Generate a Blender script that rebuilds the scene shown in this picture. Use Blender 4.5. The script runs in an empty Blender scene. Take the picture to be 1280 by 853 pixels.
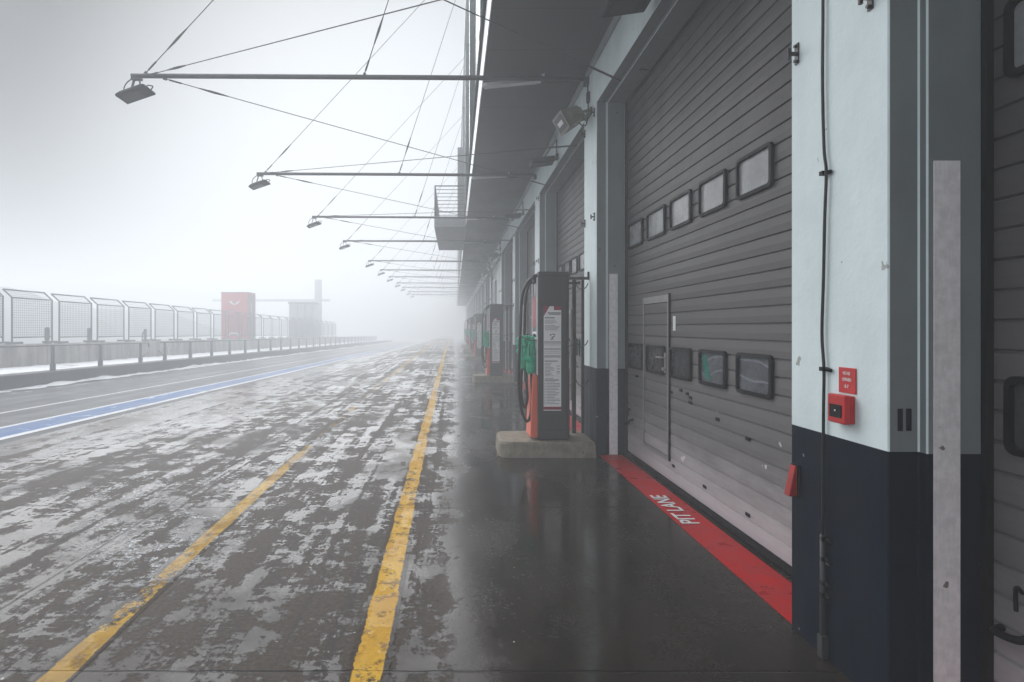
import bpy, bmesh, math, random
from mathutils import Vector, Matrix
random.seed(7)
S = bpy.context.scene
C = S.collection
R_ = math.radians
WL = {}                                   # world location of every object built here

# ------------------------------------------------------------------ helpers
class MB:
    def __init__(s):
        s.v = []; s.f = []; s.m = []; s.sm = []
    def face(s, idx, m=0, smooth=False):
        s.f.append(idx); s.m.append(m); s.sm.append(smooth)
    def quad(s, a, b, c, d, m=0):
        i = len(s.v); s.v += [a, b, c, d]; s.face((i, i+1, i+2, i+3), m); return s
    def box(s, x0, x1, y0, y1, z0, z1, m=0, top=True, bottom=True):
        i = len(s.v)
        s.v += [(x0,y0,z0),(x1,y0,z0),(x1,y1,z0),(x0,y1,z0),(x0,y0,z1),(x1,y0,z1),(x1,y1,z1),(x0,y1,z1)]
        fs = [(0,1,5,4),(1,2,6,5),(2,3,7,6),(3,0,4,7)]
        if bottom: fs.append((3,2,1,0))
        if top: fs.append((4,5,6,7))
        for q in fs: s.face(tuple(i+k for k in q), m)
        return s
    def obox(s, c, ax, ay, az, m=0):      # box from centre and three half vectors
        c, ax, ay, az = map(Vector, (c, ax, ay, az)); i = len(s.v)
        for dz in (-1,1):
            for dx, dy in ((-1,-1),(1,-1),(1,1),(-1,1)):
                s.v.append(tuple(c+ax*dx+ay*dy+az*dz))
        for q in [(0,1,5,4),(1,2,6,5),(2,3,7,6),(3,0,4,7),(3,2,1,0),(4,5,6,7)]: s.face(tuple(i+k for k in q), m)
        return s
    def prism(s, poly, axis, a, b, m=0, caps=True):   # poly in the two other axes (cyclic order)
        n = len(poly); i = len(s.v)
        def P(p, t):
            if axis == 'x': return (t, p[0], p[1])
            if axis == 'y': return (p[0], t, p[1])
            return (p[0], p[1], t)
        for p in poly: s.v.append(P(p, a))
        for p in poly: s.v.append(P(p, b))
        for k in range(n):
            l = (k+1) % n; s.face((i+k, i+l, i+n+l, i+n+k), m)
        if caps:
            s.face(tuple(i+k for k in range(n))[::-1], m); s.face(tuple(i+n+k for k in range(n)), m)
        return s
    def tube(s, pts, r, n=8, m=0, caps=True):
        pts = [Vector(p) for p in pts]; rs = r if isinstance(r, (list, tuple)) else [r]*len(pts)
        base = len(s.v); up = None
        for k, p in enumerate(pts):
            t = (pts[min(k+1, len(pts)-1)] - pts[max(k-1, 0)]).normalized()
            if up is None:
                up = Vector((0,0,1)) if abs(t.z) < .9 else Vector((1,0,0))
            u = (up - t*up.dot(t)).normalized(); w = t.cross(u); up = u
            for j in range(n):
                a = 2*math.pi*j/n
                s.v.append(tuple(p + (u*math.cos(a) + w*math.sin(a))*rs[k]))
        for k in range(len(pts)-1):
            for j in range(n):
                l = (j+1) % n
                s.face((base+k*n+j, base+k*n+l, base+(k+1)*n+l, base+(k+1)*n+j), m, True)
        if caps:
            s.face(tuple(base+j for j in range(n))[::-1], m); e = base+(len(pts)-1)*n
            s.face(tuple(e+j for j in range(n)), m)
        return s
    def lathe(s, prof, c=(0,0,0), n=16, m=0):
        i = len(s.v)
        for r, z in prof:
            for j in range(n):
                a = 2*math.pi*j/n; s.v.append((c[0]+r*math.cos(a), c[1]+r*math.sin(a), c[2]+z))
        for k in range(len(prof)-1):
            for j in range(n):
                l = (j+1) % n; s.face((i+k*n+j, i+k*n+l, i+(k+1)*n+l, i+(k+1)*n+j), m, True)
        return s
    def build(s, name, mats, parent=None, org=None, bev=0, seg=1):
        if not isinstance(mats, (list, tuple)): mats = [mats]
        pw = WL[parent.name] if parent else Vector((0,0,0))
        o_ = Vector(org) if org is not None else pw.copy()
        me = bpy.data.meshes.new(name)
        me.from_pydata([tuple(Vector(v)-o_) for v in s.v], [], s.f)
        for m in mats: me.materials.append(m)
        for p, mi, sm in zip(me.polygons, s.m, s.sm): p.material_index = mi; p.use_smooth = sm
        bm = bmesh.new(); bm.from_mesh(me)
        if bev:
            es = [e for e in bm.edges if len(e.link_faces) == 2 and e.calc_face_angle(0) > .5]
            bmesh.ops.bevel(bm, geom=es, offset=bev, segments=seg, profile=.5, affect='EDGES', clamp_overlap=True)
        bmesh.ops.recalc_face_normals(bm, faces=bm.faces)
        bm.to_mesh(me); bm.free(); me.update()
        o = bpy.data.objects.new(name, me); C.objects.link(o)
        o.parent = parent; o.location = o_ - pw; WL[o.name] = o_
        return o

def tag(o, label=None, cat=None, group=None, kind=None):
    if label: o['label'] = label
    if cat: o['category'] = cat
    if group: o['group'] = group
    if kind: o['kind'] = kind
    return o
def thing(name, loc, label, cat, group=None):
    o = bpy.data.objects.new(name, None); C.objects.link(o); o.location = loc; o.empty_display_size = .2
    WL[o.name] = Vector(loc); return tag(o, label, cat, group)
KIDS = {}
def kids(o): return [c for c in bpy.data.objects if c.parent == o]
def copy_tree(o, parent=None, off=None):
    c = o.copy(); C.objects.link(c); c.parent = parent
    if off is not None: c.location = Vector(o.location) + Vector(off)
    pw = WL[parent.name] if parent else Vector((0,0,0))
    WL[c.name] = pw + Vector(c.location)
    for ch in kids(o):
        if ch != c: copy_tree(ch, c)
    return c
def bez(pts, n=10):                       # smooth (Catmull-Rom) path through points
    P = [Vector(p) for p in pts]; P = [P[0]*2-P[1]] + P + [P[-1]*2-P[-2]]; out = []
    for i in range(1, len(P)-2):
        for k in range(n):
            t = k/n
            out.append(.5*((2*P[i]) + (P[i+1]-P[i-1])*t + (2*P[i-1]-5*P[i]+4*P[i+1]-P[i+2])*t*t + (3*P[i]-P[i-1]-3*P[i+1]+P[i+2])*t**3))
    out.append(P[-2]); return out
ORD = ['nearest','second','third','fourth','fifth','sixth','seventh','eighth','ninth','tenth','eleventh','twelfth','thirteenth','fourteenth','fifteenth','sixteenth','seventeenth','eighteenth','nineteenth','twentieth','twenty-first','twenty-second','twenty-third','twenty-fourth','twenty-fifth','twenty-sixth']

def gz(x, y):                             # the pit lane falls gently away on its left side
    return -.0108*min(1, max(0, (-2.6-x)/3.8))*(y-9)

# ------------------------------------------------------------------ node helpers
class N:
    def __init__(s, name):
        s.mat = bpy.data.materials.new(name); s.mat.use_nodes = True
        s.t = s.mat.node_tree; s.t.nodes.clear()
        s.out = s.t.nodes.new('ShaderNodeOutputMaterial')
        s.pos = None
    def n(s, t, **k):
        d = s.t.nodes.new(t)
        for a, b in k.items(): setattr(d, a, b)
        return d
    def l(s, a, b): s.t.links.new(a, b)
    def put(s, sock, v):
        if hasattr(v, 'is_output') or isinstance(v, bpy.types.NodeSocket): s.l(v, sock)
        else: sock.default_value = v
    def P(s):
        if s.pos is None: s.pos = s.n('ShaderNodeNewGeometry').outputs['Position']
        return s.pos
    def O(s): return s.n('ShaderNodeTexCoord').outputs['Object']
    def scale(s, vec, sc, off=(0,0,0)):
        m = s.n('ShaderNodeMapping'); s.l(vec, m.inputs[0]); m.inputs['Scale'].default_value = sc; m.inputs['Location'].default_value = off
        return m.outputs[0]
    def noise(s, vec, sc, det=4, rough=.55, dist=0):
        d = s.n('ShaderNodeTexNoise'); s.l(vec, d.inputs['Vector'])
        d.inputs['Scale'].default_value = sc; d.inputs['Detail'].default_value = det
        d.inputs['Roughness'].default_value = rough; d.inputs['Distortion'].default_value = dist
        return d.outputs['Fac']
    def math(s, op, a, b=0.0, clamp=False):
        d = s.n('ShaderNodeMath', operation=op, use_clamp=clamp); s.put(d.inputs[0], a); s.put(d.inputs[1], b); return d.outputs[0]
    def ramp(s, v, a, b, lo=0.0, hi=1.0, smooth=True):
        d = s.n('ShaderNodeMapRange', interpolation_type='SMOOTHSTEP' if smooth else 'LINEAR'); s.put(d.inputs[0], v)
        s.put(d.inputs[1], a); s.put(d.inputs[2], b); s.put(d.inputs[3], lo); s.put(d.inputs[4], hi); return d.outputs[0]
    def mix(s, f, a, b):
        d = s.n('ShaderNodeMix', data_type='RGBA'); s.put(d.inputs[0], f)
        s.put(d.inputs[6], a if not isinstance(a, tuple) else (*a, 1)[:4]); s.put(d.inputs[7], b if not isinstance(b, tuple) else (*b, 1)[:4]); return d.outputs[2]
    def mixf(s, f, a, b):
        d = s.n('ShaderNodeMix', data_type='FLOAT'); s.put(d.inputs[0], f); s.put(d.inputs[2], a); s.put(d.inputs[3], b); return d.outputs[0]
    def sep(s, v):
        d = s.n('ShaderNodeSeparateXYZ'); s.l(v, d.inputs[0]); return d.outputs
    def bump(s, h, strength=.3, dist=.01):
        d = s.n('ShaderNodeBump'); s.l(h, d.inputs['Height']); s.put(d.inputs['Strength'], strength); d.inputs['Distance'].default_value = dist; return d.outputs[0]
    def bsdf(s, col, rough=.5, metal=0.0, normal=None, spec=None, coat=0):
        d = s.n('ShaderNodeBsdfPrincipled'); s.put(d.inputs['Base Color'], col if not isinstance(col, tuple) else (*col, 1)[:4])
        s.put(d.inputs['Roughness'], rough); s.put(d.inputs['Metallic'], metal)
        if spec is not None: s.put(d.inputs['Specular IOR Level'], spec)
        if normal is not None: s.l(normal, d.inputs['Normal'])
        if coat: d.inputs['Coat Weight'].default_value = coat
        return d.outputs[0]
    def done(s, sh): s.l(sh, s.out.inputs[0]); return s.mat

def pm(name, col, rough=.5, metal=0.0, var=.18, sc=5.0, bump=.0, chips=None, chipcol=(.5,.5,.5), obj=False, spec=.35):
    """general weathered surface: base colour broken by two scales of noise, optional chips"""
    k = N(name); v = k.O() if obj else k.P()
    a = k.noise(v, sc, 6, .6); b = k.noise(k.scale(v, (1,1,.18)), sc*3.1, 4, .6)
    f = k.ramp(k.math('ADD', k.math('MULTIPLY', a, .65), k.math('MULTIPLY', b, .35)), .32, .68)
    lo = tuple(c*(1-var) for c in col); hi = tuple(min(1, c*(1+var*.8)) for c in col)
    cc = k.mix(f, lo, hi)
    if chips:
        ch = k.ramp(k.noise(v, chips, 3, .5), .715, .735); cc = k.mix(ch, cc, chipcol)
    nrm = k.bump(k.noise(v, sc*14, 3, .6), bump, .004) if bump else None
    return k.done(k.bsdf(cc, k.ramp(b, .3, .7, max(.02, rough-.1), min(1, rough+.12)), metal, nrm, spec))

# ------------------------------------------------------------------ materials
M = {}
M['paint']  = pm('pale_wall_paint', (.70,.79,.80), .6, spec=.15, var=.09, sc=1.6, bump=.6, chips=8.5, chipcol=(.38,.39,.37))
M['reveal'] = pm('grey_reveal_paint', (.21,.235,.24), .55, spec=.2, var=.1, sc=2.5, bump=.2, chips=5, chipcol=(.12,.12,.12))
M['navy']   = pm('navy_base_paint', (.004,.009,.019), .55, spec=.07, var=.35, sc=3, bump=.25, chips=9.0, chipcol=(.25,.27,.28))
M['guard']  = pm('scuffed_white_guard', (.84,.81,.81), .55, var=.13, sc=24, bump=.25, chips=9, chipcol=(.22,.18,.17))
M['black']  = pm('black_rubber', (.010,.010,.011), .6, var=.3, spec=.12)
M['iron']   = pm('dark_steel', (.05,.05,.05), .45, .3, var=.3)
M['brown']  = pm('brown_steel', (.045,.035,.033), .5, .3, var=.3)
M['pole']   = pm('grey_boom_steel', (.075,.075,.078), .4, .3, var=.15)
M['wht']    = pm('white_enamel', (.75,.76,.76), .4, var=.06)
M['cable']  = pm('steel_cable', (.07,.07,.075), .5, .3)
M['lens']   = pm('lamp_glass', (.05,.055,.055), .12, var=.1)
M['olive']  = pm('olive_housing', (.17,.155,.12), .5, var=.15)
M['red']    = pm('red_plastic', (.50,.02,.022), .4, var=.12, sc=12)
M['darkred']= pm('dark_red_wood', (.36,.012,.010), .5, var=.25, sc=18)
M['orange'] = pm('orange_panel', (.78,.13,.065), .45, var=.12)
M['cab']    = pm('pump_cabinet_grey', (.050,.047,.045), .42, .1, var=.12, sc=3)
M['green']  = pm('green_nozzle_sleeve', (.015,.42,.24), .35, var=.25, sc=18)
M['hose']   = pm('black_hose', (.014,.014,.015), .38, var=.2)
M['ink']    = pm('print_ink', (.05,.05,.055), .6, var=.1)
M['crimson']= pm('crimson_print', (.30,.02,.04), .5, var=.1)
M['poster'] = pm('poster_paper', (.86,.86,.86), .4, var=.05)
M['concp']  = pm('plinth_concrete', (.25,.215,.165), .75, var=.35, sc=9, bump=.5, chips=18, chipcol=(.10,.08,.06))
M['soffit_trim'] = pm('soffit_trim', (.30,.32,.32), .45, var=.1)
M['fin']    = pm('green_glass_fin', (.035,.07,.072), .2, var=.2)
M['fence']  = pm('galvanised_fence', (.045,.048,.058), .5, .3, var=.2)
M['rail']   = pm('grey_rail', (.08,.083,.09), .5, .3, var=.2)
M['boothred'] = pm('booth_red', (.55,.03,.04), .45, var=.1, sc=1)
M['boothdark'] = pm('booth_dark', (.045,.05,.065), .5, var=.2, sc=1)
M['boothside'] = pm('booth_side', (.17,.03,.045), .5, var=.2, sc=1)
M['pale']   = pm('hazed_gantry_steel', (.5,.51,.53), .5, var=.1)  # lightened so mast and beam fade: haze put into the colour
M['balc']   = pm('balcony_grey', (.25,.26,.265), .5, var=.12)

def soffit_mat():
    k = N('soffit_sheet'); v = k.P(); x, y, z = k.sep(v)
    fr = k.math('FRACT', k.math('MULTIPLY', k.math('ADD', y, .33), 1/.98)); ln = k.math('LESS_THAN', fr, .016); fx_ = k.math('FRACT', k.math('MULTIPLY', k.math('ADD', x, 5.1), 1/.62)); ln = k.math('MAXIMUM', ln, k.math('MULTIPLY', k.math('LESS_THAN', fx_, .010), .6))
    cell = k.n('ShaderNodeTexWhiteNoise', noise_dimensions='1D'); k.l(k.math('FLOOR', k.math('MULTIPLY', k.math('ADD', y, .33), 1/.98)), cell.inputs['W'])
    a = k.noise(k.scale(v, (1, .5, 1)), 1.3, 5, .6)
    c = k.mix(k.ramp(a, .3, .7), (.034,.035,.036), (.054,.055,.057)); c = k.mix(k.math('MULTIPLY', cell.outputs[0], .35), c, (.04,.04,.042)); c = k.mix(ln, c, (.012,.012,.012))
    return k.done(k.bsdf(c, k.ramp(a, .3, .7, .33, .5), 0, None, .15))
M['soffit'] = soffit_mat()

def door_mat():
    k = N('door_sheet'); v = k.P(); x, y, z = k.sep(v)
    a = k.noise(k.scale(v, (1, 1, .35)), 2.2, 6, .62); b = k.noise(v, 28, 4, .7); d = k.noise(k.scale(v, (1,.3,1)), 5, 5, .7)
    c = k.mix(k.ramp(a, .3, .72), (.060,.057,.056), (.094,.09,.088))
    c = k.mix(k.math('MULTIPLY', k.ramp(b, .5, .75), .25), c, (.12,.115,.11))
    # road salt thrown up from the ground: dense on the bottom ribs, thinning out with an uneven edge
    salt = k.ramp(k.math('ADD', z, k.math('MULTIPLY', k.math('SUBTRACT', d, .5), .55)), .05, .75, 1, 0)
    light_grad = k.ramp(k.math('ADD', z, k.math('MULTIPLY', k.math('SUBTRACT', a, .5), 1.6)), .5, 3.0, .34, 0)  # paler low down: light fading towards the soffit put into the colour
    c = k.mix(light_grad, c, (.34,.325,.325))
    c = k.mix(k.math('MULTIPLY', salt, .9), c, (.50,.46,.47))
    chip = k.ramp(k.noise(v, 7, 2, .5), .745, .76); c = k.mix(k.math('MULTIPLY', chip, k.ramp(z, 1.6, .6)), c, (.6,.58,.57))
    return k.done(k.bsdf(c, k.mixf(salt, .5, .7), .0, k.bump(k.noise(v, 90, 3, .6), .12, .002), .15))
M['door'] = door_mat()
M['doortrim'] = pm('door_trim', (.30,.29,.285), .45, .3, var=.15)

def pane_mat(name, col, col2, waves):
    k = N(name); v = k.P(); x, y, z = k.sep(v)
    a = k.noise(k.scale(v, (1, 1, 1.6)), 3.0, 5, .6); c = k.mix(k.ramp(a, .3, .7), col, col2)
    if waves:
        w = k.n('ShaderNodeTexWave', wave_type='BANDS', bands_direction='Z'); k.l(k.scale(v, (.3,1.1,1)), w.inputs['Vector'])
        w.inputs['Scale'].default_value = 2.6; w.inputs['Distortion'].default_value = 5; w.inputs['Detail'].default_value = 1.2; w.inputs['Detail Scale'].default_value = 1.0
        c = k.mix(k.math('MULTIPLY', k.ramp(w.outputs['Fac'], .93, 1), .55), c, (.30,.32,.36))
    return k.done(k.bsdf(c, k.ramp(k.noise(v, 9, 5, .7), .35, .7, .15, .4), 0, None, .10))
M['pane_up'] = pane_mat('dusty_pane', (.17,.175,.18), (.27,.275,.28), False)
M['pane_lo'] = pane_mat('filmed_pane', (.065,.07,.08), (.12,.125,.135), True)
M['pane_dk'] = pane_mat('dark_pane', (.025,.026,.028), (.06,.06,.062), False)
M['pane_gr'] = pane_mat('curtain_green', (.02,.13,.10), (.03,.18,.14), False)

def ground_core(k, lane=False):
    """wet, partly iced slab. returns colour, roughness, normal and the film mask"""
    v = k.P(); x, y, z = k.sep(v)
    edge = k.noise(k.scale(v, (1.0, .75, 1)), 3.1, 12, .74, .1)       # ragged patches
    run  = k.noise(k.scale(v, (3.2, .22, 1)), 1.0, 9, .68)            # streaks along the lane
    big  = k.noise(v, .22, 3, .5)
    fine = k.noise(v, 34, 5, .7)
    trk  = k.noise(k.scale(v, (9, .07, 1), (3.3, 0, 0)), 1.0, 4, .6)
    s = k.math('ADD', k.math('MULTIPLY', edge, .60), k.math('MULTIPLY', run, .44))
    s = k.math('ADD', s, k.math('MULTIPLY', big, .26))
    sliv = k.noise(k.scale(v, (.8, 2.3, 1), (1.7, 4.2, 0)), 5.5, 6, .7)   # thin slivers lying across the lane
    s = k.math('ADD', s, k.math('MULTIPLY', k.math('SUBTRACT', sliv, .5), .20))
    lane_trk = k.ramp(k.noise(k.scale(v, (5.5, .05, 1), (.4, 0, 0)), 1.0, 3, .5), .56, .66)   # dull tyre tracks
    s = k.math('SUBTRACT', s, k.math('MULTIPLY', lane_trk, .055))
    s = k.math('ADD', s, k.math('MULTIPLY', k.math('SUBTRACT', fine, .5), .18))
    # the slab under the roof stays evenly wet, so the dull patches thin out there
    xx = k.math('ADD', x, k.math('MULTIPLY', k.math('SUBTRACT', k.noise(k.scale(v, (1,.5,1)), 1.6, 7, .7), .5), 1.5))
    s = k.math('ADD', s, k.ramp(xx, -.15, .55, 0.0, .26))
    s = k.math('ADD', s, k.ramp(x, -6.6, -3.6, .07, 0.0))
    film = k.ramp(s, .628, .656)                                       # 1 = smooth film, 0 = open dull surface
    dry = k.mix(k.ramp(fine, .3, .7), (.024,.0150,.0098), (.060,.042,.030))
    dry = k.mix(k.math('MULTIPLY', k.ramp(trk, .52, .66), .6), dry, (.02,.018,.017))
    wet = k.mix(k.ramp(big, .35, .65), (.037,.0305,.026), (.067,.056,.048))
    wet = k.mix(k.math('MULTIPLY', k.ramp(trk, .5, .68), .45), wet, (.06,.058,.06))
    wet = k.mix(k.ramp(xx, -.35, .5), wet, k.mix(k.ramp(edge, .35, .65), (.012,.009,.0065), (.024,.0185,.0135)))  # darker under the roof: soffit shade put into the slab colour
    c = k.mix(film, dry, wet)
    rim = k.math('MULTIPLY', k.ramp(s, .625, .645), k.ramp(s, .70, .66))
    ice = k.math('MULTIPLY', k.math('MULTIPLY', rim, k.ramp(k.noise(v, .55, 4, .6), .50, .60)), k.ramp(k.noise(v, 16, 4, .7), .46, .60))
    ice = k.math('MULTIPLY', ice, k.ramp(x, -1.2, -2.2))
    c = k.mix(ice, c, (.72,.73,.75))
    grit = k.ramp(k.noise(v, 21, 2, .5), .755, .775); c = k.mix(k.math('MULTIPLY', grit, .7), c, (.45,.44,.42))
    # joints of the slab bays
    def joint(co, off, per, w, wob):
        t = k.math('ADD', co, k.math('MULTIPLY', k.math('SUBTRACT', wob, .5), .03))
        f = k.math('ABSOLUTE', k.math('SUBTRACT', k.math('FRACT', k.math('MULTIPLY', k.math('ADD', t, off), 1/per)), .5))
        return k.ramp(f, .5-w/per, .5-w*.3/per)
    wob = k.noise(v, 3.2, 4, .6)
    zone = k.noise(k.scale(v, (1, .6, 1), (7.7, 2.1, 0)), .9, 6, .62)
    j = k.math('MAXIMUM', joint(y, -2.84, 2.6, .011, wob), joint(x, 2.66, 5.6, .010, wob))
    c = k.mix(k.math('MULTIPLY', j, .85), c, (.010,.009,.009))
    rough = k.mixf(film, .62, k.ramp(zone, .36, .56, .44, .13))
    rough = k.mixf(k.ramp(xx, -.3, .5), rough, k.ramp(k.math('ADD', k.math('MULTIPLY', zone, .7), k.math('MULTIPLY', fine, .3)), .42, .60, .08, .34))
    rough = k.mixf(ice, rough, .6)
    h = k.math('ADD', k.math('MULTIPLY', fine, k.mixf(film, 1.0, .09)), k.math('MULTIPLY', film, .9))
    h = k.math('ADD', h, k.math('MULTIPLY', ice, 2.0)); h = k.math('SUBTRACT', h, k.math('MULTIPLY', j, 2.0))
    nrm = k.bump(h, .55, .006)
    return c, rough, nrm, film, fine, edge
def apron_mat():
    k = N('wet_apron'); c, r, n, *_ = ground_core(k); return k.done(k.bsdf(c, r, 0, n, k.mixf(k.ramp(k.sep(k.P())[0], -.4, .4), .15, .34)))
M['apron'] = apron_mat()
def yellow_mat(name, lo, hi, keep, far=False):
    k = N(name); c, r, n, film, fine, edge = ground_core(k)
    v = k.P(); a = k.noise(k.scale(v, (1,.6,1)), 3.4, 8, .7); b = k.noise(k.scale(v, (1,.4,1)), 1.1, 4, .6)
    y = k.mix(k.ramp(a, .35, .65), lo, hi)
    y = k.mix(k.ramp(k.noise(v, 9, 6, .7), .5, .66), y, (.17,.09,.010))
    u = k.sep(k.n('ShaderNodeUVMap').outputs[0])[0]; e = k.math('MULTIPLY', k.math('ABSOLUTE', k.math('SUBTRACT', u, .5)), 2)
    wr = k.math('ADD', k.math('MULTIPLY', a, .5), k.math('MULTIPLY', b, .3)); wr = k.math('ADD', wr, k.math('MULTIPLY', fine, .2))
    wr = k.math('ADD', wr, k.ramp(e, .62, 1.0, 0.0, .26, False))
    if far: wr = k.math('ADD', wr, k.math('MULTIPLY', k.math('MULTIPLY', k.ramp(k.sep(v)[1], 6, 9), k.ramp(k.sep(v)[1], 26, 14)), .10))
    wear = k.ramp(wr, keep-.02, keep+.03)
    col = k.mix(wear, y, c)
    return k.done(k.bsdf(col, k.mixf(wear, k.mixf(film, .62, .38), r), 0, n, .085))
M['yellow'] = yellow_mat('worn_yellow_paint', (.50,.26,.014), (.66,.39,.035), .545)
M['yellow2'] = yellow_mat('dirty_yellow_paint', (.30,.165,.014), (.52,.31,.035), .565, True)
def red_mat():
    k = N('red_strip_paint'); v = k.P(); a = k.noise(v, 5, 7, .65); f = k.noise(v, 45, 4, .7)
    c = k.mix(k.ramp(a, .3, .7), (.36,.007,.008), (.52,.012,.013)); c = k.mix(k.ramp(k.noise(v, 13, 5, .7), .62, .72), c, (.12,.02,.018))
    return k.done(k.bsdf(c, k.ramp(a, .3, .7, .25, .5), 0, k.bump(f, .25, .003), .12))
M['redstrip'] = red_mat()
def lane_mat(name, kind):
    k = N(name); v = k.P(); x, y, z = k.sep(v)
    run = k.noise(k.scale(v, (2.2, .12, 1)), 1.0, 7, .62); a = k.noise(v, 1.4, 8, .66); f = k.noise(v, 40, 4, .7)
    s = k.math('ADD', k.math('MULTIPLY', run, .55), k.math('MULTIPLY', a, .45))
    if kind == 'asphalt':
        c = k.mix(k.ramp(s, .4, .62), (.016,.017,.021), (.042,.043,.050))
        sn = k.math('MULTIPLY', k.ramp(s, .56, .64), k.ramp(x, -10.8, -12.2)); c = k.mix(sn, c, (.75,.76,.79))
    elif kind == 'blue':
        c = k.mix(k.ramp(s, .35, .65), (.002,.055,.20), (.008,.105,.31))
        c = k.mix(k.ramp(k.math('ADD', k.math('MULTIPLY', a, .6), k.math('MULTIPLY', f, .4)), .56, .62), c, (.62,.66,.72))
    else:
        c = k.mix(k.ramp(s, .55, .68), (.60,.61,.63), (.22,.23,.25))
    return k.done(k.bsdf(c, k.ramp(s, .35, .65, .28, .5), 0, k.bump(f, .3, .004), .05))
M['asphalt'] = lane_mat('wet_asphalt', 'asphalt'); M['blue'] = lane_mat('blue_lane_paint', 'blue'); M['white'] = lane_mat('white_lane_paint', 'white')
def snow_mat():
    k = N('old_snow'); v = k.P(); a = k.noise(v, 1.5, 7, .65)
    return k.done(k.bsdf(k.mix(k.ramp(a, .30, .46), (.33,.33,.34), (.82,.83,.85)), .7, 0, k.bump(a, .6, .05)))
M['snow'] = snow_mat()
def wall_mat(name, lo, hi):
    k = N(name); v = k.P(); x, y, z = k.sep(v)
    st = k.noise(k.scale(v, (1, 2.2, .15)), 1.0, 6, .65); a = k.noise(v, 2.5, 6, .6)
    c = k.mix(k.ramp(k.math('ADD', k.math('MULTIPLY', st, .7), k.math('MULTIPLY', a, .3)), .36, .62), lo, hi)
    j = k.math('LESS_THAN', k.math('FRACT', k.math('MULTIPLY', y, .4)), .012); c = k.mix(j, c, (.04,.04,.04))
    return k.done(k.bsdf(c, .7, 0, k.bump(a, .3, .01)))
M['pitwall'] = wall_mat('stained_concrete', (.12,.10,.088), (.30,.275,.25)); M['kerb'] = wall_mat('dark_kerb_concrete', (.010,.010,.012), (.022,.022,.025))
M['field'] = pm('winter_field', (.30,.31,.31), .9, var=.5, sc=.25)
M['wood'] = pm('far_wood_foliage', (.035,.042,.038), .9, var=.4, sc=.4)

# ------------------------------------------------------------------ ground, lane, markings
def sheet(name, xs, y0, y1, m, lift, step=4.0, kind='structure', cut=None):
    b = MB(); n = max(1, int((y1-y0)/step)); ys = [y0+(y1-y0)*i/n for i in range(n+1)]
    for y in ys:
        for x in xs: b.v.append((x, y, gz(x, y)+lift))
    w = len(xs)
    for j in range(n):
        for i in range(w-1): b.face((j*w+i, j*w+i+1, (j+1)*w+i+1, (j+1)*w+i))
    return tag(b.build(name, m), kind=kind)
tw = [-6.4, -5.45, -4.5, -3.55, -2.6]
sheet('ground', [-145]+tw+[55], -20, 124, M['field'], -.06)
sheet('pit_lane', [-12.4, -6.4], -15, 122, M['asphalt'], 0)
sheet('apron', tw+[-1.3, 0, 1.3, 2.6], -15, 122, M['apron'], 0, 3.0)
for x0, x1, m, nm in ((-8.96,-8.86,M['white'],'white_line'), (-7.56,-7.46,M['white'],'white_line'), (-7.46,-6.80,M['blue'],'blue_band'), (-6.80,-6.64,M['white'],'white_line')):
    sheet(nm, [x0, x1], -15, 122, m, .004)
# worn yellow lines; each leans a hair off the lane's axis as in the photograph
def strip(name, pts, m, lift=.0025, lab=None):
    b = MB()
    for (xa, xb, ya), (xc, xd, yc) in zip(pts, pts[1:]): b.quad((xa,ya,lift),(xb,ya,lift),(xd,yc,lift),(xc,yc,lift))
    o = b.build(name, m); uv = o.data.uv_layers.new(name='UVMap')
    for p in o.data.polygons:
        xs = [o.data.vertices[i].co.x for i in p.vertices]; ys = [o.data.vertices[i].co.y for i in p.vertices]
        for li, vi in zip(p.loop_indices, p.vertices):
            co_ = o.data.vertices[vi].co; same = [x_ for x_, y_ in zip(xs, ys) if abs(y_-co_.y) < 1e-5]
            uv.data[li].uv = (0 if co_.x <= sum(same)/len(same) else 1, co_.y)
    return tag(o, kind='structure')
strip('yellow_line', [(-.545,-.32,-3),(-.52,-.31,2.7),(-.56,-.35,6.5),(-.70,-.49,30),(-.87,-.66,90)], M['yellow'])
strip('yellow_line', [(-1.99,-1.81,-3),(-1.97,-1.79,2.75),(-2.06,-1.89,6),(-2.20,-2.03,14),(-2.32,-2.15,30),(-2.52,-2.35,80)], M['yellow2'])
def crack(pts, w):
    b = MB(); rn = random.Random(len(pts)); P = []
    for (xa, ya), (xb, yb) in zip(pts, pts[1:]):
        for k in range(6): P.append((xa+(xb-xa)*k/6+rn.uniform(-.008,.008), ya+(yb-ya)*k/6+rn.uniform(-.008,.008)))
    for k, ((xa, ya), (xb, yb)) in enumerate(zip(P, P[1:])):
        d = Vector((xb-xa, yb-ya, 0)).normalized(); n = Vector((-d.y, d.x, 0))*w*rn.uniform(.4,1); z = .0022
        b.quad((xa-n.x,ya-n.y,z),(xb-n.x,yb-n.y,z),(xb+n.x,yb+n.y,z),(xa+n.x,ya+n.y,z))
    return tag(b.build('pavement_crack', M['black']), kind='structure')
crack([(.58,7.62),(.50,7.35),(.34,7.2),(.12,7.02)], .007)
crack([(.57,7.9),(.35,8.02),(.02,7.98)], .005)
RV = [-2.67, 2.53, 7.73, 12.93, 18.13, 23.33, 30.3, 35.5, 40.7, 45.9, 51.1, 56.3, 61.5, 66.7, 71.9, 77.1, 82.3, 87.5, 92.7]
CW = .73
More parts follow.
